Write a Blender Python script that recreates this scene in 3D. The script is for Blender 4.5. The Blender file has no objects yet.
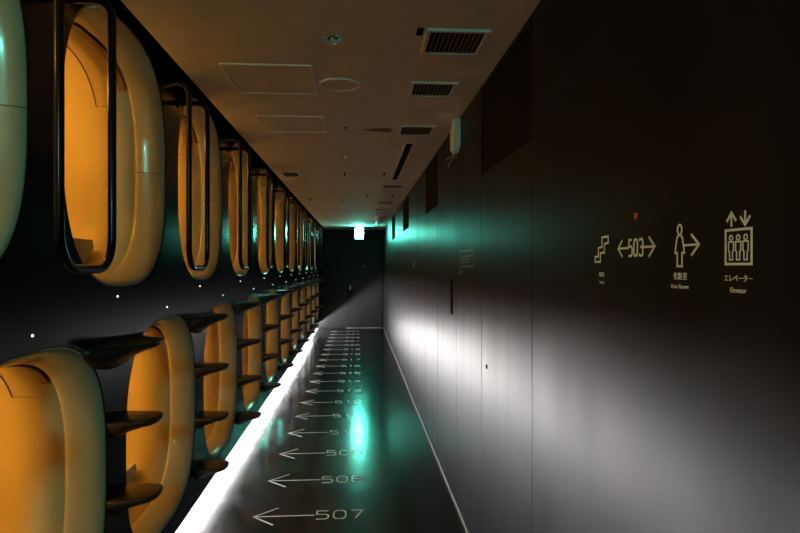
import bpy, bmesh, math, random
from mathutils import Vector, Matrix

random.seed(7)
sc = bpy.context.scene
COL = sc.collection
PI = math.pi

# ------------------------------------------------------------------ camera
cam_d = bpy.data.cameras.new('camera')
cam = bpy.data.objects.new('camera', cam_d)
COL.objects.link(cam)
cam.location = (0, 0, 1.5)
cam.rotation_euler = (math.radians(90), 0, math.radians(-4.04))
cam_d.sensor_width = 36
cam_d.lens = 26.8
cam_d.clip_start = 0.02
sc.camera = cam

# ------------------------------------------------------------------ world, exposure
w = bpy.data.worlds.new('world')
sc.world = w
w.use_nodes = True
w.node_tree.nodes['Background'].inputs[0].default_value = (0.02, 0.025, 0.05, 1)
w.node_tree.nodes['Background'].inputs[1].default_value = 0.02
sc.view_settings.view_transform = 'Standard'
sc.view_settings.look = 'None'
sc.view_settings.exposure = 0.0
sc.view_settings.gamma = 1.0
sc.view_settings.use_curve_mapping = False

LED_STRENGTH = 310.0
POD_WATTS = 6.0
EXIT_STRENGTH = 120.0

# ------------------------------------------------------------------ corridor measures (metres)
XL, XR = -0.925, 0.615          # pod front, right wall
YB, YE = -3.0, 14.6             # behind the camera, far end
ZC = 2.40                       # ceiling
ZLIP = 0.15                     # underside of the pod front
PITCH = 1.2
UC, LC = 2.447, 2.965             # first upper / lower pod centre in full view
A_U, B_U, CZ_U = 0.505, 0.525, 1.945
A_L, B_L, CZ_L = 0.512, 0.510, 0.750
NEXP = 2.8
K0, K1 = -2, 9

# ------------------------------------------------------------------ materials
MATS = {}
def mat(name, col, rough=0.5, metal=0.0, spec=0.5, noise=None, bump=None, coat=0.0, emit=None, estr=0.0):
    """noise = (scale xyz, amount, roughness amount); bump = (scale, strength)"""
    m = bpy.data.materials.new(name)
    m.use_nodes = True
    nt = m.node_tree
    b = nt.nodes['Principled BSDF']
    b.inputs['Base Color'].default_value = (*col, 1)
    b.inputs['Roughness'].default_value = rough
    b.inputs['Metallic'].default_value = metal
    b.inputs['Specular IOR Level'].default_value = spec
    b.inputs['Coat Weight'].default_value = coat
    b.inputs['Coat Roughness'].default_value = 0.08
    if emit:
        b.inputs['Emission Color'].default_value = (*emit, 1)
        b.inputs['Emission Strength'].default_value = estr
    tc = nt.nodes.new('ShaderNodeTexCoord')
    if noise:
        sc3, amt, ramt = noise
        mp = nt.nodes.new('ShaderNodeMapping')
        mp.inputs['Scale'].default_value = sc3
        nz = nt.nodes.new('ShaderNodeTexNoise')
        nz.inputs['Scale'].default_value = 1.0
        nz.inputs['Detail'].default_value = 4
        nt.links.new(tc.outputs['Object'], mp.inputs[0])
        nt.links.new(mp.outputs[0], nz.inputs['Vector'])
        rp = nt.nodes.new('ShaderNodeValToRGB')
        rp.color_ramp.elements[0].position = 0.3
        rp.color_ramp.elements[1].position = 0.7
        rp.color_ramp.elements[0].color = (*[c * (1 - amt) for c in col], 1)
        rp.color_ramp.elements[1].color = (*[min(1, c * (1 + amt)) for c in col], 1)
        nt.links.new(nz.outputs['Fac'], rp.inputs[0])
        nt.links.new(rp.outputs[0], b.inputs['Base Color'])
        if ramt:
            mr = nt.nodes.new('ShaderNodeMapRange')
            mr.inputs['From Min'].default_value = 0.3
            mr.inputs['From Max'].default_value = 0.7
            mr.inputs['To Min'].default_value = max(0.01, rough - ramt)
            mr.inputs['To Max'].default_value = rough + ramt
            nt.links.new(nz.outputs['Fac'], mr.inputs[0])
            nt.links.new(mr.outputs[0], b.inputs['Roughness'])
    if bump:
        s3, strength = bump
        mp2 = nt.nodes.new('ShaderNodeMapping')
        mp2.inputs['Scale'].default_value = s3
        n2 = nt.nodes.new('ShaderNodeTexNoise')
        n2.inputs['Scale'].default_value = 1.0
        n2.inputs['Detail'].default_value = 3
        nt.links.new(tc.outputs['Object'], mp2.inputs[0])
        nt.links.new(mp2.outputs[0], n2.inputs['Vector'])
        bp = nt.nodes.new('ShaderNodeBump')
        bp.inputs['Strength'].default_value = strength
        bp.inputs['Distance'].default_value = 0.01
        nt.links.new(n2.outputs['Fac'], bp.inputs['Height'])
        nt.links.new(bp.outputs[0], b.inputs['Normal'])
    MATS[name] = m
    return m

mat('black_front', (0.005, 0.0055, 0.013), 0.17, spec=0.22, noise=((3, 3, 3), 0.15, 0.015))
mat('floor_gloss', (0.021, 0.025, 0.027), 0.17, noise=((2.5, 5, 1), 0.2, 0.02), bump=((2.2, 5.0, 1), 0.012))
mat('border_white', (0.75, 0.76, 0.78), 0.3, noise=((3, 8, 1), 0.05, 0.05))
mat('panel_dark', (0.0105, 0.0108, 0.0155), 0.36, spec=0.05, noise=((1, 6, 0.3), 0.2, 0.035), bump=((1, 7, 0.3), 0.006))
mat('joint_black', (0.003, 0.003, 0.004), 0.7, spec=0.1, noise=((9, 9, 9), 0.2, 0))
mat('louver_black', (0.004, 0.004, 0.006), 0.6, spec=0.12, noise=((9, 9, 9), 0.2, 0))
mat('ceiling_paint', (0.70, 0.71, 0.735), 0.75, noise=((14, 14, 14), 0.06, 0))
mat('ceiling_trim', (0.86, 0.86, 0.87), 0.5, noise=((9, 9, 9), 0.04, 0))
mat('slot_black', (0.005, 0.005, 0.005), 0.8, spec=0.1, noise=((9, 9, 9), 0.1, 0))
mat('vent_slat', (0.20, 0.15, 0.13), 0.6, noise=((9, 9, 9), 0.1, 0))
mat('stain_brown', (0.16, 0.11, 0.08), 0.8, noise=((30, 30, 30), 0.3, 0))
mat('pod_ivory', (0.50, 0.46, 0.35), 0.2, noise=((2, 2, 2), 0.04, 0.04), coat=0.3)
mat('pod_inner', (0.78, 0.63, 0.37), 0.45, noise=((4, 4, 4), 0.05, 0.05))
mat('seam_and_shade_brown', (0.16, 0.09, 0.04), 0.6, noise=((9, 9, 9), 0.1, 0))
mat('bedding', (0.75, 0.70, 0.62), 0.85, noise=((20, 20, 20), 0.08, 0), bump=((9, 9, 9), 0.4))
mat('tube_black', (0.006, 0.006, 0.008), 0.22, spec=0.3, noise=((9, 9, 9), 0.1, 0.03))
mat('step_brown', (0.045, 0.022, 0.018), 0.35, noise=((12, 12, 12), 0.25, 0.08))
mat('paint_white', (0.62, 0.62, 0.60), 0.4, noise=((40, 40, 40), 0.12, 0))
mat('sign_white', (0.88, 0.96, 1.0), 0.45, noise=((60, 60, 60), 0.04, 0))
mat('sign_red', (0.35, 0.01, 0.04), 0.4, noise=((60, 60, 60), 0.05, 0))
mat('sign_pink', (0.90, 0.07, 0.16), 0.4, noise=((60, 60, 60), 0.05, 0))
mat('device_white', (0.78, 0.80, 0.76), 0.35, noise=((20, 20, 20), 0.03, 0))
mat('wire_grey', (0.45, 0.43, 0.40), 0.5, noise=((20, 20, 20), 0.05, 0))
mat('end_wall', (0.011, 0.012, 0.013), 0.5, spec=0.25, noise=((3, 3, 3), 0.1, 0.05))
mat('door_steel', (0.008, 0.009, 0.010), 0.4, spec=0.25, noise=((3, 3, 1), 0.15, 0.05))
mat('chrome', (0.7, 0.7, 0.7), 0.2, metal=1.0, noise=((9, 9, 9), 0.05, 0.03))
mat('alu', (0.6, 0.6, 0.6), 0.4, metal=1.0, noise=((9, 9, 9), 0.05, 0.03))
mat('skirting', (0.10, 0.10, 0.10), 0.5, noise=((3, 3, 3), 0.2, 0.05))
mat('led_diffuser', (0.9, 0.9, 0.9), 0.5, emit=(1.0, 0.97, 0.95), estr=LED_STRENGTH)
mat('led_dot', (0.9, 0.9, 0.8), 0.5, emit=(1.0, 0.93, 0.75), estr=3.0)
mat('exit_green', (0.05, 0.5, 0.3), 0.4, emit=(0.05, 1.0, 0.72), estr=EXIT_STRENGTH)
mat('exit_white', (0.9, 0.9, 0.9), 0.4, emit=(0.28, 1.0, 0.80), estr=EXIT_STRENGTH)
mat('tape_frame', (0.30, 0.28, 0.26), 0.4, noise=((60, 60, 60), 0.05, 0))

# ------------------------------------------------------------------ helpers
def link(o, parent=None):
    COL.objects.link(o)
    if parent is not None:
        o.parent = parent
    return o

def me(verts, faces, m, smooth=False, name='mesh'):
    d = bpy.data.meshes.new(name)
    d.from_pydata([tuple(v) for v in verts], [], faces)
    d.validate()
    if m:
        d.materials.append(MATS[m])
    if smooth:
        d.polygons.foreach_set('use_smooth', [True] * len(d.polygons))
    d.update()
    return d

def ob(name, data, parent=None, loc=(0, 0, 0)):
    o = bpy.data.objects.new(name, data)
    o.location = loc
    return link(o, parent)

def tag(o, label, cat, group=None):
    o['label'] = label
    o['category'] = cat
    if group:
        o['group'] = group
    return o

def struct(o, label, cat):
    o['kind'] = 'structure'
    o['label'] = label
    o['category'] = cat
    return o

def thing(name, label, cat, loc=(0, 0, 0), group=None):
    return tag(ob(name, None, None, loc), label, cat, group)

class Geo:
    def __init__(s):
        s.v, s.f = [], []
    def add(s, v, f):
        n = len(s.v)
        s.v += [tuple(p) for p in v]
        s.f += [tuple(i + n for i in q) for q in f]
        return s
    def box(s, x0, x1, y0, y1, z0, z1):
        v = [(x, y, z) for z in (z0, z1) for y in (y0, y1) for x in (x0, x1)]
        return s.add(v, [(0, 2, 3, 1), (4, 5, 7, 6), (0, 1, 5, 4), (2, 6, 7, 3), (0, 4, 6, 2), (1, 3, 7, 5)])
    def mesh(s, m, smooth=False):
        return me(s.v, s.f, m, smooth)

def box_mesh(x0, x1, y0, y1, z0, z1, m, bevel=0.0, seg=2):
    d = Geo().box(x0, x1, y0, y1, z0, z1).mesh(m)
    if bevel:
        bm = bmesh.new(); bm.from_mesh(d)
        bmesh.ops.bevel(bm, geom=bm.edges[:], offset=bevel, segments=seg, profile=0.5, affect='EDGES')
        bm.to_mesh(d); bm.free()
    return d

def tube(path, r, m, seg=10, closed_ends=True):
    """round tube along a polyline"""
    P = [Vector(p) for p in path]
    T = []
    for i in range(len(P)):
        a = P[max(0, i - 1)]; b = P[min(len(P) - 1, i + 1)]
        T.append((b - a).normalized())
    n = T[0].orthogonal().normalized()
    v, f = [], []
    for i, p in enumerate(P):
        n = (n - T[i] * n.dot(T[i])).normalized()
        bn = T[i].cross(n)
        for j in range(seg):
            t = 2 * PI * j / seg
            v.append(p + (n * math.cos(t) + bn * math.sin(t)) * r)
    for i in range(len(P) - 1):
        for j in range(seg):
            k = (j + 1) % seg
            f.append((i * seg + j, i * seg + k, (i + 1) * seg + k, (i + 1) * seg + j))
    if closed_ends:
        f.append(tuple(range(seg))[::-1])
        f.append(tuple((len(P) - 1) * seg + j for j in range(seg)))
    return me(v, f, m, True)

def disc(cx, cy, z0, z1, r, m, seg=28, r2=None):
    """upright short cylinder; r2 = radius at z1"""
    r2 = r if r2 is None else r2
    v = []
    for z, rr in ((z0, r), (z1, r2)):
        v += [(cx + rr * math.cos(2 * PI * i / seg), cy + rr * math.sin(2 * PI * i / seg), z) for i in range(seg)]
    f = [(i, (i + 1) % seg, seg + (i + 1) % seg, seg + i) for i in range(seg)]
    f += [tuple(range(seg))[::-1], tuple(range(seg, 2 * seg))]
    return me(v, f, m)

def ring(cx, cy, z0, z1, r0, r1, m, seg=36):
    v = []
    for z, rr in ((z1, r0), (z0, r0), (z0, r1), (z1, r1)):
        v += [(cx + rr * math.cos(2 * PI * i / seg), cy + rr * math.sin(2 * PI * i / seg), z) for i in range(seg)]
    f = []
    for q in range(4):
        for i in range(seg):
            j = (i + 1) % seg
            f.append((q * seg + i, q * seg + j, ((q + 1) % 4) * seg + j, ((q + 1) % 4) * seg + i))
    return me(v, f, m)

def stroke(pts, width, closed=False, t=0.0008):
    """flat mitred line drawn in (u, v), raised by t; returns a Geo in (u, v, n)"""
    P = [Vector((p[0], p[1])) for p in pts]
    n = len(P)
    L, R = [], []
    for i in range(n):
        if closed:
            a, b, c = P[i - 1], P[i], P[(i + 1) % n]
        else:
            a = P[i - 1] if i else None
            b = P[i]
            c = P[i + 1] if i < n - 1 else None
        d1 = (b - a).normalized() if a is not None else None
        d2 = (c - b).normalized() if c is not None else None
        d1 = d2 if d1 is None else d1
        d2 = d1 if d2 is None else d2
        n1 = Vector((-d1.y, d1.x)); n2 = Vector((-d2.y, d2.x))
        mm = n1 + n2
        mm = n1 if mm.length < 1e-4 else mm.normalized()
        k = min(2.2, 1 / max(0.3, mm.dot(n1)))
        L.append(b + mm * (width / 2 * k)); R.append(b - mm * (width / 2 * k))
    g = Geo()
    cnt = n if closed else n - 1
    for i in range(cnt):
        j = (i + 1) % n
        q = [L[i], R[i], R[j], L[j]]
        v = [(p.x, p.y, t) for p in q] + [(p.x, p.y, 0) for p in q]
        g.add(v, [(0, 1, 2, 3), (0, 3, 7, 4), (1, 5, 6, 2)])
    return g

def arc(cx, cy, rx, ry, a0, a1, n=8):
    return [(cx + rx * math.cos(math.radians(a0 + (a1 - a0) * i / n)), cy + ry * math.sin(math.radians(a0 + (a1 - a0) * i / n))) for i in range(n + 1)]

def place(g, origin, u, v, nrm):
    o, u, v, nrm = Vector(origin), Vector(u), Vector(v), Vector(nrm)
    r = Geo()
    r.v = [tuple(o + u * p[0] + v * p[1] + nrm * p[2]) for p in g.v]
    r.f = list(g.f)
    return r

def digit_strokes(ch, w=1.0, h=1.0):
    c = 0.22
    D = {
        '0': [([(c, 0), (1 - c, 0), (1, c), (1, 1 - c), (1 - c, 1), (c, 1), (0, 1 - c), (0, c)], True)],
        '1': [([(0.3, 0.8), (0.6, 1), (0.6, 0)], False)],
        '2': [([(0, 0.82), (c, 1), (1 - c, 1), (1, 0.82), (1, 0.62), (0, 0.15), (0, 0), (1, 0)], False)],
        '3': [([(0, 0.9), (c, 1), (1 - c, 1), (1, 0.85), (1, 0.66), (0.78, 0.52), (0.35, 0.52)], False), ([(0.78, 0.52), (1, 0.38), (1, 0.16), (1 - c, 0), (c, 0), (0, 0.1)], False)],
        '4': [([(0.75, 0), (0.75, 1), (0, 0.3), (1, 0.3)], False)],
        '5': [([(0.95, 1), (0.05, 1), (0.02, 0.58), (0.75, 0.58), (1, 0.44), (1, 0.15), (0.78, 0), (0, 0)], False)],
        '6': [([(0.9, 1), (c, 1), (0, 0.8), (0, c), (c, 0), (1 - c, 0), (1, 0.15), (1, 0.4), (1 - c, 0.56), (0, 0.56)], False)],
        '7': [([(0, 1), (1, 1), (0.38, 0)], False)],
        '8': [([(c, 0.53), (0, 0.4), (0, 0.15), (c, 0), (1 - c, 0), (1, 0.15), (1, 0.4), (1 - c, 0.53), (1, 0.66), (1, 0.86), (1 - c, 1), (c, 1), (0, 0.86), (0, 0.66)], True), ([(c, 0.53), (1 - c, 0.53)], False)],
        '9': [([(0.1, 0), (1 - c, 0), (1, 0.2), (1, 0.85), (1 - c, 1), (c, 1), (0, 0.85), (0, 0.6), (c, 0.44), (1, 0.44)], False)],
    }
    return [([(x * w, y * h) for x, y in pts], cl) for pts, cl in D[ch]]

def number_geo(txt, w, h, gap, lw):
    g = Geo()
    for i, ch in enumerate(txt):
        for pts, cl in digit_strokes(ch, w, h):
            s = stroke([(x + i * (w + gap), y) for x, y in pts], lw, cl)
            g.add(s.v, s.f)
    return g

def text_mesh(txt, size, m):
    cu = bpy.data.curves.new('lettering', 'FONT')
    cu.body = txt
    cu.size = size
    cu.align_x = 'CENTER'
    cu.align_y = 'CENTER'
    cu.extrude = 0.0003
    o = bpy.data.objects.new('lettering', cu)
    COL.objects.link(o)
    dg = bpy.context.evaluated_depsgraph_get()
    d = bpy.data.meshes.new_from_object(o.evaluated_get(dg))
    bpy.data.objects.remove(o)
    d.materials.clear()
    d.materials.append(MATS[m])
    return d

def superell(a, b, n, th):
    c, s = math.cos(th), math.sin(th)
    return (a * math.copysign(abs(c) ** (2 / n), c), b * math.copysign(abs(s) ** (2 / n), s))

NSEG = 64
def se_loop(a, b, d=0.0):
    """even loop round a pod mouth, shrunk by d"""
    return [superell(a - d, b - d, NEXP, 2 * PI * i / NSEG) for i in range(NSEG)]

# ================================================================== THE SETTING
struct(ob('floor', Geo().box(-1.40, XR + 0.12, YB, YE, -0.06, 0).mesh('floor_gloss')), 'glossy black corridor floor with white painted numbers', 'floor')
struct(ob('trim_1', Geo().box(-1.30, -0.945, YB, YE, 0.0, 0.003).mesh('border_white')), 'white floor border glowing under the pod front', 'floor border')

# ceiling: a slab that stops short of the pod front, with a dark slot up to the soffit above
struct(ob('ceiling', Geo().box(-0.80, XR + 0.10, YB, YE, ZC, ZC + 0.05).mesh('ceiling_paint')), 'dim brown painted ceiling with vents and hatches', 'ceiling')
struct(ob('ceiling_soffit', Geo().box(-1.35, -0.70, YB, YE, 2.78, 2.82).mesh('slot_black')), 'dark soffit over the slot beside the ceiling', 'ceiling')
struct(ob('ceiling_slot_edge', Geo().box(-0.80, -0.785, YB, YE, ZC + 0.0502, 2.78).mesh('slot_black')), 'dark upstand along the ceiling slot', 'ceiling')

# pod front wall with its round-cornered mouths
def front_wall():
    g = Geo()
    def cell(cy, cz, a, b, y0, y1, z0, z1):
        th = [2 * PI * i / NSEG for i in range(NSEG)]
        inn = [superell(a, b, NEXP, t) for t in th]
        out = []
        for (u, v) in inn:
            k = min((((y1 - cy) / u) if u > 1e-6 else 9e9), (((y0 - cy) / u) if u < -1e-6 else 9e9),
                    (((z1 - cz) / v) if v > 1e-6 else 9e9), (((z0 - cz) / v) if v < -1e-6 else 9e9))
            out.append([u * k, v * k])
        for (cu, cv) in ((y1 - cy, z1 - cz), (y0 - cy, z1 - cz), (y0 - cy, z0 - cz), (y1 - cy, z0 - cz)):
            i = min(range(NSEG), key=lambda q: (out[q][0] - cu) ** 2 + (out[q][1] - cv) ** 2)
            out[i] = [cu, cv]
        v = [(XL, cy + u, cz + z) for u, z in inn] + [(XL, cy + u, cz + z) for u, z in out] + [(XL - 0.02, cy + u, cz + z) for u, z in inn]
        f = []
        for i in range(NSEG):
            j = (i + 1) % NSEG
            f.append((i, NSEG + i, NSEG + j, j))
            f.append((i, j, 2 * NSEG + j, 2 * NSEG + i))
        g.add(v, f)
    zm, zt = 1.342, 2.78
    for (c0, cz, a, b, z0, z1) in ((UC, CZ_U, A_U, B_U, zm, zt), (LC, CZ_L, A_L, B_L, ZLIP, zm)):
        for k in range(K0, K1 + 1):
            cy = c0 + k * PITCH
            cell(cy, cz, a, b, cy - 0.6, cy + 0.6, z0, z1)
        ys, ye = c0 + K0 * PITCH - 0.6, c0 + K1 * PITCH + 0.6
        for y0, y1 in ((YB, ys), (ye, YE)):
            if y1 - y0 > 1e-4:
                g.add([(XL, y0, z0), (XL, y1, z0), (XL, y1, z1), (XL, y0, z1)], [(0, 1, 2, 3)])
    return g.mesh('black_front')
wl = struct(ob('wall_left', front_wall()), 'glossy black pod front with two staggered rows of openings', 'wall')
ob('soffit', Geo().box(-1.30, XL - 0.0005, YB, YE, ZLIP, ZLIP + 0.012).mesh('black_front'), wl)
ob('recess_back', Geo().box(-1.32, -1.30, YB, YE, 0.0, ZLIP).mesh('black_front'), wl)

# right wall: upright panels with open joints, louvred fanlights over the doors
wr = ob('wall_right', Geo().box(XR + 0.03, XR + 0.10, YB, YE, 0, ZC).mesh('joint_black'))
struct(wr, 'dark upright panels of the corridor wall facing the pods', 'wall')
edges = [YB, -1.90, -0.60, 2.07, 2.935, 3.70, 4.555, 5.40, 6.20, 7.20, 8.10, 9.00, 9.85, 10.75, 11.60, 12.40, 13.30, YE]
louver_at = {(2.07, 2.935): 1.955, (4.555, 5.40): 1.975, (7.20, 8.10): 1.975, (9.85, 10.75): 1.975, (12.40, 13.30): 1.975}
zb0 = 0.03
for i in range(len(edges) - 1):
    y0, y1 = edges[i] + 0.002, edges[i + 1] - 0.002
    zt = louver_at.get((edges[i], edges[i + 1]), ZC - 0.001)
    d = box_mesh(0, 0.024, -(y1 - y0) / 2, (y1 - y0) / 2, zb0, zt, 'panel_dark', 0.0015, 1)
    p = ob('panel', d, wr, (XR, (y0 + y1) / 2, 0))
    if y0 > 3.6:
        p.rotation_euler = (0, 0, random.uniform(-0.0022, 0.0022))
    if zt < ZC - 0.1:
        fr = ob('louver', Geo().box(XR + 0.022, XR + 0.0295, y0, y1, zt + 0.004, ZC - 0.001).mesh('joint_black'), wr)
        ob('top_rail', box_mesh(XR + 0.001, XR + 0.0215, y0, y1, ZC - 0.03, ZC - 0.001, 'louver_black', 0.001, 1), fr)
        n = 11
        sl = box_mesh(-0.006, 0.006, -0.014, 0.014, 0, ZC - zt - 0.037, 'louver_black')
        for q in range(n):
            s = ob('slat', sl, fr, (XR + 0.0125, y0 + (q + 0.5) * (y1 - y0) / n, zt + 0.005))
            s.rotation_euler = (0, 0, 0.5)
struct(ob('baseboard_right', box_mesh(XR - 0.006, XR + 0.02, YB, YE, 0.0, 0.026, 'skirting', 0.002, 1)), 'low metal skirting along the dark panel wall', 'baseboard')

# hull wall behind the pods
struct(ob('wall_outer', Geo().box(-3.25, -3.10, YB, YE, 0, 2.82).mesh('end_wall')), 'dark outer wall behind the sleeping pods', 'wall')
# far end and the wall behind
we = struct(ob('wall_end', Geo().box(-1.35, XR + 0.12, YE, YE + 0.1, 0, 2.82).mesh('end_wall')), 'dark grey wall closing the far end', 'wall')
struct(ob('wall_back', Geo().box(-1.35, XR + 0.12, YB - 0.1, YB, 0, 2.82).mesh('end_wall')), 'dark wall closing the corridor behind', 'wall')
dr = struct(ob('door_1', None, None, (-0.29, YE, 0)), 'dark steel door at the far end of the corridor', 'door')
ob('leaf', box_mesh(0.045, 0.825, -0.035, -0.002, 0.012, 2.13, 'door_steel', 0.003, 1), dr)
ob('jamb', box_mesh(0.0, 0.04, -0.045, -0.001, 0, 2.17, 'end_wall', 0.002, 1), dr)
ob('jamb', box_mesh(0.83, 0.87, -0.045, -0.001, 0, 2.17, 'end_wall', 0.002, 1), dr)
ob('head_frame', box_mesh(0.0, 0.87, -0.046, -0.001, 2.135, 2.175, 'end_wall', 0.002, 1), dr)
ob('threshold', box_mesh(0.0, 0.87, -0.08, -0.002, 0.0, 0.010, 'alu', 0.002, 1), dr)
hd = ob('handle', tube([(0.10, -0.036, 0.985), (0.10, -0.085, 0.985), (0.115, -0.095, 0.985), (0.22, -0.095, 0.985)], 0.011, 'chrome'), dr)
ob('rose', box_mesh(0.075, 0.125, -0.044, -0.0355, 0.93, 1.04, 'chrome', 0.003, 1), hd)
ob('door_viewer', box_mesh(0.42, 0.455, -0.042, -0.0355, 1.49, 1.525, 'chrome', 0.004, 1), dr)

# ================================================================== LED STRIP
ls = thing('light_strip', 'continuous white light strip hidden in the recess under the pod front', 'light strip', (-1.10, 0, 0.003))
ob('channel', Geo().box(-0.045, 0.03, 2.55, YE - 0.05, 0.0, 0.014).mesh('alu'), ls)
y0, y1 = 2.56, YE - 0.06
ob('diffuser', me([(-0.034, y0, 0.034), (-0.034, y1, 0.034), (0.012, y1, 0.024), (0.012, y0, 0.024),
                   (-0.034, y0, 0.0142), (-0.034, y1, 0.0142), (0.012, y1, 0.0142), (0.012, y0, 0.0142)],
                  [(0, 3, 2, 1), (2, 3, 7, 6), (0, 1, 5, 4), (4, 5, 6, 7), (0, 4, 7, 3), (1, 2, 6, 5)], 'led_diffuser'), ls)

# ================================================================== PODS
RIM = [(0.0, -0.0205), (0.0, -0.006), (0.004, -0.0035), (0.010, -0.006), (0.018, -0.014), (0.028, -0.029), (0.037, -0.049),
       (0.045, -0.072), (0.051, -0.095), (0.054, -0.112), (0.054, -0.120), (0.051, -0.126), (0.046, -0.128)]
INNER = 0.046
XT = -0.128
def pod_meshes(a, b):
    M = {}
    n = NSEG
    def rim(up):
        # half of the moulded rim, above or below the horizontal seam
        idx = list(range(0, n + 1)) if up is None else list(range(0, n // 2 + 1)) if up else list(range(n // 2, n + 1))
        v, f = [], []
        gap = 0.0018
        for (d, x) in RIM:
            lp = se_loop(a, b, d)
            for q, i in enumerate(idx):
                y, z = lp[i % n]
                if up is not None and q in (0, len(idx) - 1):
                    z = gap if up else -gap
                v.append((x, y, z + b))
        m = len(idx)
        for r in range(len(RIM) - 1):
            for q in range(m - 1):
                f.append((r * m + q, (r + 1) * m + q, (r + 1) * m + q + 1, r * m + q + 1))
        return me(v, f, 'pod_ivory', True)
    M['rim_up'], M['rim_dn'], M['rim'] = rim(True), rim(False), rim(None)
    # thin dark gasket behind the joint
    for s in (-1, 1):
        g = Geo()
        for (d0, x0), (d1, x1) in zip(RIM[1:-1], RIM[2:]):
            g.add([(x0 - 0.0015, s * (a - d0 + 0.001), b - 0.004), (x1 - 0.0015, s * (a - d1 + 0.001), b - 0.004),
                   (x1 - 0.0015, s * (a - d1 + 0.001), b + 0.004), (x0 - 0.0015, s * (a - d0 + 0.001), b + 0.004)], [(0, 1, 2, 3)])
        M['gasket%d' % s] = g.mesh('seam_and_shade_brown')
    # sleeping shell
    prof = [(INNER, XT), (INNER - 0.004, -0.30), (INNER - 0.006, -0.6), (INNER - 0.006, -1.2), (INNER - 0.004, -1.80), (INNER + 0.02, -1.93), (INNER + 0.08, -1.99), (INNER + 0.2, -2.01), (min(a, b) - 0.02, -2.015)]
    v, f = [], []
    for d, x in prof:
        v += [(x, y, z + b) for y, z in se_loop(a, b, d)]
    for r in range(len(prof) - 1):
        for i in range(n):
            j = (i + 1) % n
            f.append((r * n + i, (r + 1) * n + i, (r + 1) * n + j, r * n + j))
    last = len(prof) - 1
    f.append(tuple(last * n + i for i in range(n))[::-1])
    outer = [(min(a, b) - 0.02, -2.04), (INNER + 0.06, -2.03), (INNER - 0.02, -1.95), (INNER - 0.03, -1.80), (INNER - 0.03, -0.20), (INNER - 0.006, XT - 0.0005)]
    for d, x in outer:
        v += [(x, y, z + b) for y, z in se_loop(a, b, d)]
    for r in range(last + 1, last + len(outer)):
        for i in range(n):
            j = (i + 1) % n
            f.append((r * n + i, (r + 1) * n + i, (r + 1) * n + j, r * n + j))
    f.append(tuple((last + 1) * n + i for i in range(n)))
    r = last + len(outer)
    for i in range(n):
        j = (i + 1) % n
        f.append((r * n + i, i, j, r * n + j))
    M['shell'] = me(v, f, 'pod_inner', True)
    # shade under the mouth's top as a brown band, seam ring deeper in, short level seam
    def band(d, x0, x1, t0, t1, m, th):
        v, f = [], []
        k = 26
        for i in range(k + 1):
            t = math.radians(t0 + (t1 - t0) * i / k)
            for dd, x in ((d, x0), (d + th, x0), (d + th, x1), (d, x1)):
                y, z = superell(a - dd, b - dd, NEXP, t)
                v.append((x, y, z + b))
        for i in range(k):
            for q in range(4):
                f.append((i * 4 + q, i * 4 + (q + 1) % 4, (i + 1) * 4 + (q + 1) % 4, (i + 1) * 4 + q))
        return me(v, f, m)
    M['shade_arc'] = band(INNER + 0.0006, -0.160, -0.132, 44, 136, 'seam_and_shade_brown', 0.014)
    M['seam'] = band(INNER - 0.0035, -0.290, -0.287, 31, 149, 'seam_and_shade_brown', 0.0025)
    M['seam2'] = band(INNER - 0.0035, -0.2868, -0.134, 31, 31.35, 'seam_and_shade_brown', 0.0022)
    # mattress: fills the curved bottom of the shell
    v, f = [], []
    zt = 0.20
    pts = [p for p in [superell(a - INNER - 0.016, b - INNER - 0.016, NEXP, PI + PI * i / 40) for i in range(41)] if p[1] + b < zt - 0.02]
    poly = [(y, z + b) for y, z in pts]
    yl, yr = poly[0][0], poly[-1][0]
    poly = [(yl + 0.012, zt)] + poly + [(yr - 0.012, zt)]
    m = len(poly)
    for x in (-0.27, -1.76):
        v += [(x, y, z) for y, z in poly]
    for i in range(m):
        f.append((i, (i + 1) % m, m + (i + 1) % m, m + i))
    f += [tuple(range(m))[::-1], tuple(range(m, 2 * m))]
    M['mattress'] = me(v, f, 'bedding')
    return M

def led_mesh():
    v, f = [], []
    seg, rows = 10, 3
    for r in range(rows):
        t = r / rows * PI / 2
        for i in range(seg):
            v.append((0.0035 * math.sin(t), 0.0042 * math.cos(t) * math.cos(2 * PI * i / seg), 0.0042 * math.cos(t) * math.sin(2 * PI * i / seg)))
    v.append((0.0035, 0, 0))
    for r in range(rows - 1):
        for i in range(seg):
            j = (i + 1) % seg
            f.append((r * seg + i, r * seg + j, (r + 1) * seg + j, (r + 1) * seg + i))
    for i in range(seg):
        f.append(((rows - 1) * seg + i, (rows - 1) * seg + (i + 1) % seg, rows * seg))
    return me(v, f, 'led_dot', True)
LEDM = led_mesh()

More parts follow.
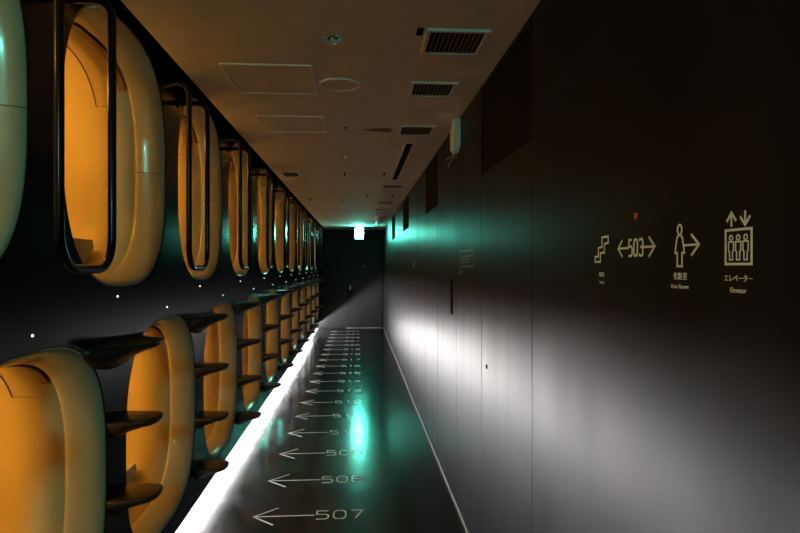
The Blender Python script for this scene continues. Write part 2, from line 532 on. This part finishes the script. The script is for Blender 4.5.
ORD = ['nearest', 'second', 'third', 'fourth', 'fifth', 'sixth', 'seventh', 'eighth', 'ninth', 'tenth', 'eleventh', 'twelfth']
def place_words(num):
    # counted along its row from the steel door
    return '%s from the steel door' % ORD[K1 - (num - 505) // 2] if (num - 505) // 2 < K1 else 'nearest to the steel door'
PM = {'upper': pod_meshes(A_U, B_U), 'lower': pod_meshes(A_L, B_L)}
def pod(kind, k):
    a, b, cz, c0 = (A_U, B_U, CZ_U, UC) if kind == 'upper' else (A_L, B_L, CZ_L, LC)
    num = (505 if kind == 'upper' else 506) + 2 * k
    cy = c0 + k * PITCH
    zb = cz - b
    M = PM[kind]
    where = place_words(num)
    t = thing('sleeping_pod', 'amber-lit ivory sleeping pod of the %s row, %s' % (kind, where), 'sleeping pod', (XL, cy, zb), '%s row of sleeping pods' % kind)
    ob('shell', M['shell'], t)
    if kind == 'upper':
        r = ob('rim_upper', M['rim_up'], t)
        ob('gasket', M['gasket-1'], r)
        ob('gasket', M['gasket1'], r)
        ob('rim_lower', M['rim_dn'], t)
    else:
        ob('rim', M['rim'], t)
    s = ob('shade_band', M['shade_arc'], t)
    s['label'] = 'brown band of painted shade over the mouth'
    ob('seam', M['seam'], t)
    ob('seam', M['seam2'], t)
    ld = bpy.data.lights.new('pod_light', 'POINT')
    ld.energy = POD_WATTS
    ld.color = (1.0, 0.49, 0.06)
    ld.shadow_soft_size = 0.06
    lo = bpy.data.objects.new('pod_light', ld)
    lo.location = (-0.66, 0, 2 * b - 0.20)
    link(lo, t)
    mt = ob('mattress', M['mattress'], None, (XL, cy, zb))
    tag(mt, 'pale mattress in the %s-row pod %s' % (kind, where), 'mattress', 'mattresses in the %s pods' % kind)
    zi = 1.385 if kind == 'upper' else 1.303
    li = ob('indicator_light', LEDM, None, (XL + 0.0002, cy - (0.08 if kind == 'upper' else 0.0), zi))
    tag(li, 'tiny pilot lamp %s the %s-row pod %s' % ('below' if kind == 'upper' else 'above', kind, where), 'pilot lamp', 'pilot lamps on the pod front')
for k in range(K0, K1 + 1):
    pod('upper', k)
    pod('lower', k)

# ================================================================== STEPS AND RAILS
def step_mesh(root_w, thick):
    rows, seg = 14, 20
    L = 0.165
    v, f = [], []
    for r in range(rows + 1):
        s = r / rows
        s = 1 - (1 - s) ** 1.5
        s = min(s, 0.999)
        hw = 0.092 * (1 - s ** 7) ** 0.5 + (root_w / 2 - 0.092) * (1 - s) ** 3
        th = thick * (1 - s) ** 1.8 + 0.028 * (1 - s ** 10) ** 0.5
        for i in range(seg):
            t = 2 * PI * i / seg
            y = hw * math.cos(t)
            z = 0.007 * math.sin(t) if math.sin(t) > 0 else th * math.sin(t)
            v.append((L * s, y, z))
    for r in range(rows):
        for i in range(seg):
            j = (i + 1) % seg
            f.append((r * seg + i, r * seg + j, (r + 1) * seg + j, (r + 1) * seg + i))
    f.append(tuple(range(seg))[::-1])
    f.append(tuple(rows * seg + i for i in range(seg)))
    return me(v, f, 'step_brown', True)
STEP_TOP, STEP = step_mesh(0.58, 0.075), step_mesh(0.20, 0.050)
for k in range(K0, K1 + 1):
    cy = LC - 0.602 + k * PITCH
    num = 505 + 2 * k
    where = place_words(num)
    t = thing('climbing_steps', 'column of four dark tongue-shaped steps between lower pods, %s' % where, 'steps', (XL + 0.0005, cy, 0.335), 'columns of wall steps between lower pods')
    for q, z in enumerate((0.0, 0.295, 0.585, 0.880)):
        ob('step', STEP_TOP if q == 3 else STEP, t, (0, 0, z))

def rail_mesh():
    R, z0, z1, hw, off = 0.10, 1.492, 2.345, 0.168, 0.145
    p = []
    def leg(s):
        q = [(0.0, s * 0.135 + 0.03, z1), (0.012, s * 0.135 + 0.03, z1), (off - 0.05, s * hw, z1)]
        q += [(off - 0.05 + 0.05 * math.sin(t), s * hw, z1 - 0.05 + 0.05 * math.cos(t)) for t in (0.39, 0.785, 1.18, 1.5708)]
        return q
    p += leg(-1)
    p += [(off, -hw + R - R * math.cos(t), z0 + R - R * math.sin(t)) for t in [PI / 2 * i / 8 for i in range(9)]]
    p += [(off, hw - R + R * math.sin(t), z0 + R - R * math.cos(t)) for t in [PI / 2 * i / 8 for i in range(9)]]
    p += leg(1)[::-1]
    return tube(p, 0.0128, 'tube_black', 12)
RAIL = rail_mesh()
FL = disc(0, 0, 0, 0.006, 0.026, 'tube_black', 20)
for k in range(K0, K1 + 1):
    cy = UC - 0.662 + k * PITCH
    num = 505 + 2 * k
    where = place_words(num)
    t = thing('hand_rail', 'black tubular U-shaped hand rail between upper pods, %s' % where, 'hand rail', (XL + 0.0005, cy, 0), 'U rails between the upper pods')
    ob('tube', RAIL, t)
    for s in (-1, 1):
        fl = ob('flange', FL, t, (0, s * 0.135 + 0.03, 2.345))
        fl.rotation_euler = (0, PI / 2, 0)

# ================================================================== FLOOR NUMBERS
lw = 0.011
for n in range(18):
    num = 507 + n
    y = 3.62 + 0.6 * n
    t = thing('floor_marking', 'white painted arrow and number %d on the black floor' % num, 'floor marking', (0, y, 0.0), 'pod numbers painted on the floor')
    g = Geo()
    for pts in ([(-0.612, 0), (-0.262, 0)], [(-0.492, 0.122), (-0.622, 0), (-0.492, -0.122)]):
        s = stroke(pts, lw)
        g.add(s.v, s.f)
    ob('arrow', place(g, (0, 0, 0), (1, 0, 0), (0, 1, 0), (0, 0, 1)).mesh('paint_white'), t)
    g = number_geo(str(num), 0.072, 0.118, 0.032, lw)
    ob('number', place(g, (-0.250, -0.059, 0), (1, 0, 0), (0, 1, 0), (0, 0, 1)).mesh('paint_white'), t)

# ================================================================== WALL SIGNS (on the near panel)
U, V, N = (0, -1, 0), (0, 0, 1), (-1, 0, 0)      # reading direction on the right wall runs towards the camera
XS = XR - 0.0002
def sign_part(name, strokes, parent, m='sign_white'):
    g = Geo()
    for pts, wdt, cl in strokes:
        s = stroke(pts, wdt, cl, 0.0006)
        g.add(s.v, s.f)
    return ob(name, place(g, (0, 0, 0), U, V, N).mesh(m), parent)
def sign_text(txt, size, parent, u, v, sx=1.0, name='lettering'):
    d = text_mesh(txt, size, 'sign_white')
    for p in d.vertices:
        x, y, z = p.co
        p.co = Vector(U) * (u + x * sx) + Vector(V) * (v + y) + Vector(N) * (0.0005 + z)
    return ob(name, d, parent)

LWS = 0.0050
# stairs
t = thing('stairs_sign', 'white outlined staircase pictogram with tiny lettering on dark wall', 'wall sign', (XS, 1.467, 1.543))
st = [(133, 332), (160, 332), (160, 288), (180, 286), (180, 243), (198, 240), (198, 208), (168, 210), (168, 258), (150, 261), (150, 304), (133, 306)]
st = [((x - 165.5) / 65 * 0.081, (270 - y) / 125 * 0.063) for x, y in st]
sign_part('pictogram', [(st, LWS, True)], t)
sign_text('階段', 0.0125, t, 0.002, -0.064, 1.3)
sign_text('Stairs', 0.0095, t, 0.003, -0.083, 1.4)

# <- 503 ->
t = thing('room_number_sign', 'white number 503 between two arrows on dark wall', 'wall sign', (XS, 1.281, 1.542))
sign_part('arrow', [([(-0.034, 0), (-0.088, 0)], LWS, False), ([(-0.066, 0.020), (-0.089, 0), (-0.066, -0.020)], LWS, False)], t)
sign_part('arrow', [([(0.034, 0), (0.084, 0)], LWS, False), ([(0.060, 0.021), (0.085, 0), (0.060, -0.021)], LWS, False)], t)
g = number_geo('503', 0.0170, 0.036, 0.0080, 0.0050)
ob('number', place(g, (0, 0.0335, -0.018), U, V, N).mesh('sign_white'), t)

# rest room
t = thing('restroom_sign', 'white outlined woman pictogram with an arrow on dark wall', 'wall sign', (XS, 1.100, 1.540))
body = [(-0.0045, 0.020), (-0.010, 0.0135), (-0.0165, -0.014), (-0.0085, -0.014), (-0.0085, -0.0395), (0.0085, -0.0395), (0.0085, -0.014), (0.0165, -0.014), (0.010, 0.0135), (0.0045, 0.020)]
sign_part('figure', [(body, 0.0042, True), (arc(0, 0.0305, 0.0075, 0.0095, -80, 260, 14), 0.0042, False)], t)
sign_part('arrow', [([(0.0165, 0.000), (0.064, 0.000)], 0.0042, False), ([(0.040, 0.0195), (0.065, 0.000), (0.040, -0.0195)], 0.0048, False)], t)
sign_text('化粧室', 0.0150, t, 0.002, -0.0595, 1.1)
sign_text('Rest Room', 0.0110, t, 0.000, -0.0785, 1.25)

# elevator
t = thing('elevator_sign', 'white boxed pictogram of three riders with two arrows on dark wall', 'wall sign', (XS, 0.924, 1.532))
sign_part('box', [([(-0.033, -0.028), (0.033, -0.028), (0.033, 0.028), (-0.033, 0.028)], 0.0042, True)], t)
for q in (-1, 0, 1):
    u = q * 0.0185
    rider = [(u - 0.0065, 0.0085), (u - 0.0065, -0.006), (u - 0.004, -0.008), (u - 0.004, -0.021), (u + 0.004, -0.021), (u + 0.004, -0.008), (u + 0.0065, -0.006), (u + 0.0065, 0.0085)]
    sign_part('rider', [(rider, 0.0024, True), (arc(u, 0.0150, 0.0042, 0.0042, -80, 260, 12), 0.0024, False)], t)
sign_part('arrow', [([(-0.0175, 0.0335), (-0.0175, 0.0545)], 0.0042, False), ([(-0.030, 0.0425), (-0.0175, 0.0565), (-0.005, 0.0425)], 0.0042, False)], t)
sign_part('arrow', [([(0.0175, 0.0365), (0.0175, 0.0575)], 0.0042, False), ([(0.005, 0.0485), (0.0175, 0.0345), (0.030, 0.0485)], 0.0042, False)], t)
sign_text('エレベーター', 0.0130, t, 0.000, -0.0520, 0.95)
sign_text('Elevator', 0.0125, t, 0.000, -0.0710, 1.0)

# red mark over the number
t = thing('red_mark', 'small round red sticker with a pale triangle above number 503', 'sticker', (XS, 1.281, 1.612))
v = [(-0.0004, 0.0100 * math.cos(2 * PI * i / 24), 0.0080 * math.sin(2 * PI * i / 24)) for i in range(24)]
v2 = [(0.0, p[1], p[2]) for p in v]
ob('disc', me(v + v2, [tuple(range(24))] + [(i, (i + 1) % 24, 24 + (i + 1) % 24, 24 + i) for i in range(24)], 'sign_red'), t)
ob('triangle', me([(-0.0007, 0.0095, 0.0065), (-0.0007, -0.0095, 0.0065), (-0.0007, 0, -0.0085), (-0.0003, 0.0095, 0.0065), (-0.0003, -0.0095, 0.0065), (-0.0003, 0, -0.0085)],
                  [(0, 1, 2), (0, 3, 4, 1), (1, 4, 5, 2), (2, 5, 3, 0)], 'sign_pink'), t)

# notice plate, keyhole and recessed pull on the door panels
t = thing('notice_plate', 'small framed notice plate on the dark door panel', 'notice', (XS, 3.355, 1.545))
sign_part('frame', [([(-0.21, -0.045), (0.21, -0.045), (0.21, 0.045), (-0.21, 0.045)], 0.007, True)], t, 'tape_frame')
ob('plate', Geo().box(-0.0006, -0.0001, -0.19, 0.19, -0.036, 0.036).mesh('panel_dark'), t)
sign_part('print_lines', [([(-0.15, 0.014), (0.13, 0.014)], 0.006, False), ([(-0.15, -0.002), (0.10, -0.002)], 0.006, False), ([(-0.15, -0.018), (0.12, -0.018)], 0.006, False)], t, 'tape_frame').location.x = -0.0008
t = tag(ob('small_sticker', box_mesh(-0.0008, 0, -0.035, 0.035, -0.010, 0.010, 'tape_frame', 0.0003, 1), None, (XS, 3.53, 1.468)), 'small pale sticker under the framed notice plate', 'sticker')
t = thing('door_pull', 'slim upright black pull on the dark door panel', 'door pull', (XS, 3.86, 1.19))
ob('bar', box_mesh(-0.012, -0.004, -0.016, 0.016, 0, 0.22, 'tube_black', 0.002, 1), t)
ob('backing', box_mesh(-0.004, 0, -0.020, 0.020, -0.004, 0.224, 'joint_black', 0.001, 1), t)
t = thing('lock_cylinder', 'small round lock in the dark panel below the louvres', 'lock', (XS, 2.81, 1.022))
c = ob('cylinder', disc(0, 0, 0, 0.005, 0.011, 'louver_black', 20, 0.010), t); c.rotation_euler = (0, -PI / 2, 0)
ob('keyhole', box_mesh(-0.0058, -0.005, -0.002, 0.002, -0.007, 0.007, 'slot_black'), t)
t = tag(ob('small_plate', box_mesh(-0.0012, 0, -0.10, 0.10, -0.032, 0.032, 'tape_frame', 0.0004, 1), None, (XS, 6.55, 1.52)), 'plain pale plate on the dark wall beyond the notice', 'notice')

# white wall device with loose wires
t = thing('wall_device', 'slim white box with dangling wires high on the dark wall', 'device', (XS, 3.58, 2.205))
ob('case', box_mesh(-0.050, 0.0, -0.060, 0.060, 0, 0.185, 'device_white', 0.010, 3), t)
ob('vent_slot', box_mesh(-0.0560, -0.0545, -0.05, 0.05, 0.150, 0.154, 'slot_black'), t)
ob('antenna_cap', box_mesh(-0.045, -0.012, -0.055, 0.015, -0.022, 0.0, 'device_white', 0.004, 2), t)
for pth in ([(-0.03, -0.02, -0.020), (-0.045, -0.01, -0.035), (-0.075, 0.06, -0.05)], [(-0.03, -0.01, -0.02), (-0.04, 0.02, -0.05), (-0.055, 0.10, -0.085)], [(-0.02, 0, -0.02), (-0.02, 0.01, -0.045)]):
    ob('wire', tube(pth, 0.003, 'wire_grey', 6), t)

# ================================================================== CEILING FITTINGS
def vent(x0, x1, y0, y1, label, slots=11, along='y', knob=False):
    t = thing('ceiling_vent', label, 'vent', ((x0 + x1) / 2, (y0 + y1) / 2, ZC), 'vents along the ceiling')
    hx, hy = (x1 - x0) / 2, (y1 - y0) / 2
    b = 0.016
    g = Geo()
    for q in ((-hx - b, hx + b, -hy - b, -hy), (-hx - b, hx + b, hy, hy + b), (-hx - b, -hx, -hy, hy), (hx, hx + b, -hy, hy)):
        g.box(*q, -0.010, -0.0004)
    ob('frame', g.mesh('ceiling_paint'), t)
    ob('duct', Geo().box(-hx, hx, -hy, hy, -0.0015, -0.0003).mesh('slot_black'), t)
    sl = box_mesh(-0.0030, 0.0030, -hy + 0.001, hy - 0.001, -0.006, -0.0018, 'vent_slat')
    for q in range(slots - 1):
        s = ob('slat', sl, t, (-hx + (q + 1) * 2 * hx / slots, 0, 0))
    if knob:
        ob('latch', box_mesh(-hx - 0.055, -hx - 0.030, -hy - 0.02, -hy + 0.035, -0.012, -0.0004, 'slot_black', 0.003, 1), t)
    return t
vent(0.278, 0.490, 2.250, 2.478, 'large slatted ceiling vent with a dark latch beside it', knob=True)
vent(0.278, 0.472, 2.892, 3.10, 'slatted ceiling vent beside the wide louvred panel')
vent(0.285, 0.480, 3.79, 4.03, 'slatted ceiling vent beside the brown stain')
vent(0.285, 0.495, 6.56, 6.74, 'slatted ceiling vent just past the long dark slot', 9)
vent(0.285, 0.480, 8.25, 8.46, 'narrow ceiling vent between long slot and far lamp', 9)
vent(0.285, 0.480, 9.25, 9.45, 'narrow ceiling vent nearest to the far ceiling lamp', 9)
vent(-0.72, -0.58, 5.72, 6.0, 'small ceiling vent close above the pod row', 7)
tag(ob('ceiling_stain', me([(0.02, 0.0, -0.0006), (0.10, -0.05, -0.0006), (0.20, -0.07, -0.0006), (0.24, 0.0, -0.0006), (0.20, 0.06, -0.0006), (0.10, 0.04, -0.0006)], [(5, 4, 3, 2, 1, 0)], 'stain_brown'), None, (0, 3.93, ZC)),
    'brown smudge on the ceiling beside a vent', 'stain')

t = thing('linear_diffuser', 'long narrow dark slot diffuser in the ceiling', 'diffuser', (0.377, 5.23, ZC))
g = Geo()
for q in ((-0.038, -0.026, -0.93, 0.93), (0.026, 0.038, -0.93, 0.93), (-0.026, 0.026, -0.93, -0.918), (-0.026, 0.026, 0.918, 0.93)):
    g.box(*q, -0.008, -0.0004)
ob('frame', g.mesh('ceiling_trim'), t)
ob('slot', Geo().box(-0.026, 0.026, -0.918, 0.918, -0.0015, -0.0003).mesh('slot_black'), t)
ob('blade', Geo().box(-0.004, 0.004, -0.918, 0.918, -0.007, -0.0016).mesh('slot_black'), t)

t = thing('ceiling_lamp', 'long unlit tube lamp on the ceiling near the exit sign', 'lamp', (0.37, 11.2, ZC))
ob('housing', box_mesh(-0.055, 0.055, -0.95, 0.95, -0.035, -0.0004, 'device_white', 0.006, 2), t)
ob('tube', tube([(0, -0.90, -0.055), (0, 0.90, -0.055)], 0.014, 'device_white', 12), t)
for s in (-1, 1):
    ob('socket', box_mesh(-0.018, 0.018, s * 0.915 - 0.015, s * 0.915 + 0.015, -0.072, -0.0345, 'wire_grey', 0.003, 1), t)

def hatch(x0, x1, y0, y1, label, latch=False):
    t = thing('ceiling_hatch', label, 'hatch', ((x0 + x1) / 2, (y0 + y1) / 2, ZC), 'access hatches in the ceiling')
    hx, hy = (x1 - x0) / 2, (y1 - y0) / 2
    b = 0.010
    g = Geo()
    for q in ((-hx - b, hx + b, -hy - b, -hy), (-hx - b, hx + b, hy, hy + b), (-hx - b, -hx, -hy, hy), (hx, hx + b, -hy, hy)):
        g.box(*q, -0.006, -0.0004)
    ob('frame', g.mesh('ceiling_trim'), t)
    ob('panel', Geo().box(-hx + 0.003, hx - 0.003, -hy + 0.003, hy - 0.003, -0.003, -0.0004).mesh('ceiling_paint'), t)
    if latch:
        for s in (-1, 1):
            ob('latch', box_mesh(s * (hx + 0.018) - 0.008, s * (hx + 0.018) + 0.008, -0.10, 0.10, -0.008, -0.0004, 'slot_black'), t)
hatch(-0.605, -0.216, 2.69, 3.12, 'square ceiling hatch beside the round speaker')
hatch(-0.605, -0.220, 3.60, 4.01, 'square ceiling hatch one past the speaker')
hatch(-0.11, 0.235, 5.58, 6.0, 'ceiling hatch with dark latches beside the long slot', True)
hatch(0.13, 0.42, 7.35, 7.75, 'ceiling hatch with dark latches between two far vents', True)

t = thing('ceiling_speaker', 'flat round speaker grille flush in the ceiling', 'speaker', (-0.089, 2.955, ZC))
ob('ring', ring(0, 0, -0.008, -0.0004, 0.090, 0.102, 'ceiling_trim'), t)
ob('grille', disc(0, 0, -0.005, -0.0004, 0.0895, 'ceiling_paint', 36), t)
ob('screw', disc(0.03, -0.096, -0.0105, -0.008, 0.005, 'chrome', 10), t)

def sprinkler(x, y, r, label):
    t = thing('sprinkler_head', label, 'sprinkler', (x, y, ZC), 'sprinkler heads in the ceiling')
    ob('escutcheon', ring(0, 0, -0.006, -0.0004, r * 0.55, r, 'chrome', 24), t)
    ob('cup', disc(0, 0, -0.003, -0.0004, r * 0.55, 'slot_black', 20), t)
    ob('nozzle', disc(0, 0, -0.022, -0.003, r * 0.20, 'chrome', 12, r * 0.3), t)
    ob('deflector', disc(0, 0, -0.026, -0.022, r * 0.42, 'chrome', 12), t)
sprinkler(-0.098, 2.345, 0.036, 'round sprinkler head before the ceiling speaker')
sprinkler(-0.090, 3.86, 0.028, 'small sprinkler head one past the ceiling speaker')
sprinkler(-0.097, 4.83, 0.028, 'small sprinkler head just before the latched hatch')
sprinkler(-0.64, 7.98, 0.035, 'small sprinkler head above the far pods')
sprinkler(-0.22, 8.05, 0.030, 'small sprinkler head beside the far narrow vent')

# ================================================================== EXIT SIGNS
def exit_sign(loc, label, rz):
    t = thing('exit_sign', label, 'exit sign', loc)
    t.rotation_euler = (0, 0, rz)
    # faces local -y
    ob('bracket', box_mesh(-0.06, 0.06, -0.02, 0.02, -0.03, -0.0005, 'device_white', 0.003, 1), t)
    ob('case', box_mesh(-0.100, 0.100, -0.022, 0.022, -0.285, -0.030, 'device_white', 0.006, 2), t)
    fc = ob('face', box_mesh(-0.092, 0.092, -0.0245, -0.0222, -0.277, -0.038, 'exit_green', 0.001, 1), t)
    # doorway and running figure
    g = Geo()
    def quad(p):
        g.add([(x, -0.0252, z) for x, z in p], [tuple(range(len(p)))])
    quad([(-0.085, -0.240), (0.02, -0.240), (0.02, -0.055), (-0.085, -0.055)])
    ob('doorway', g.mesh('exit_white'), fc)
    g2 = Geo()
    fig = [([(0.055, -0.115), (0.035, -0.165)], 0.030), ([(0.050, -0.120), (0.080, -0.140)], 0.013), ([(0.050, -0.118), (0.015, -0.130), (0.0, -0.110)], 0.013),
           ([(0.036, -0.165), (0.060, -0.195), (0.090, -0.200)], 0.016), ([(0.034, -0.165), (0.012, -0.195), (-0.015, -0.235)], 0.016), (arc(0.062, -0.088, 0.008, 0.008, 0, 330, 10), 0.016)]
    for pts, wd in fig:
        s = stroke(pts, wd, False, 0.0004)
        g2.add(s.v, s.f)
    ob('running_figure', place(g2, (0, -0.0256, 0), (1, 0, 0), (0, 0, 1), (0, -1, 0)).mesh('exit_green'), fc)
    return t
exit_sign((0.03, 13.4, ZC), 'glowing green exit sign hanging before the far door', 0)
exit_sign((-0.10, -1.7, ZC), 'glowing green exit sign hanging at the near end behind the viewpoint', PI)
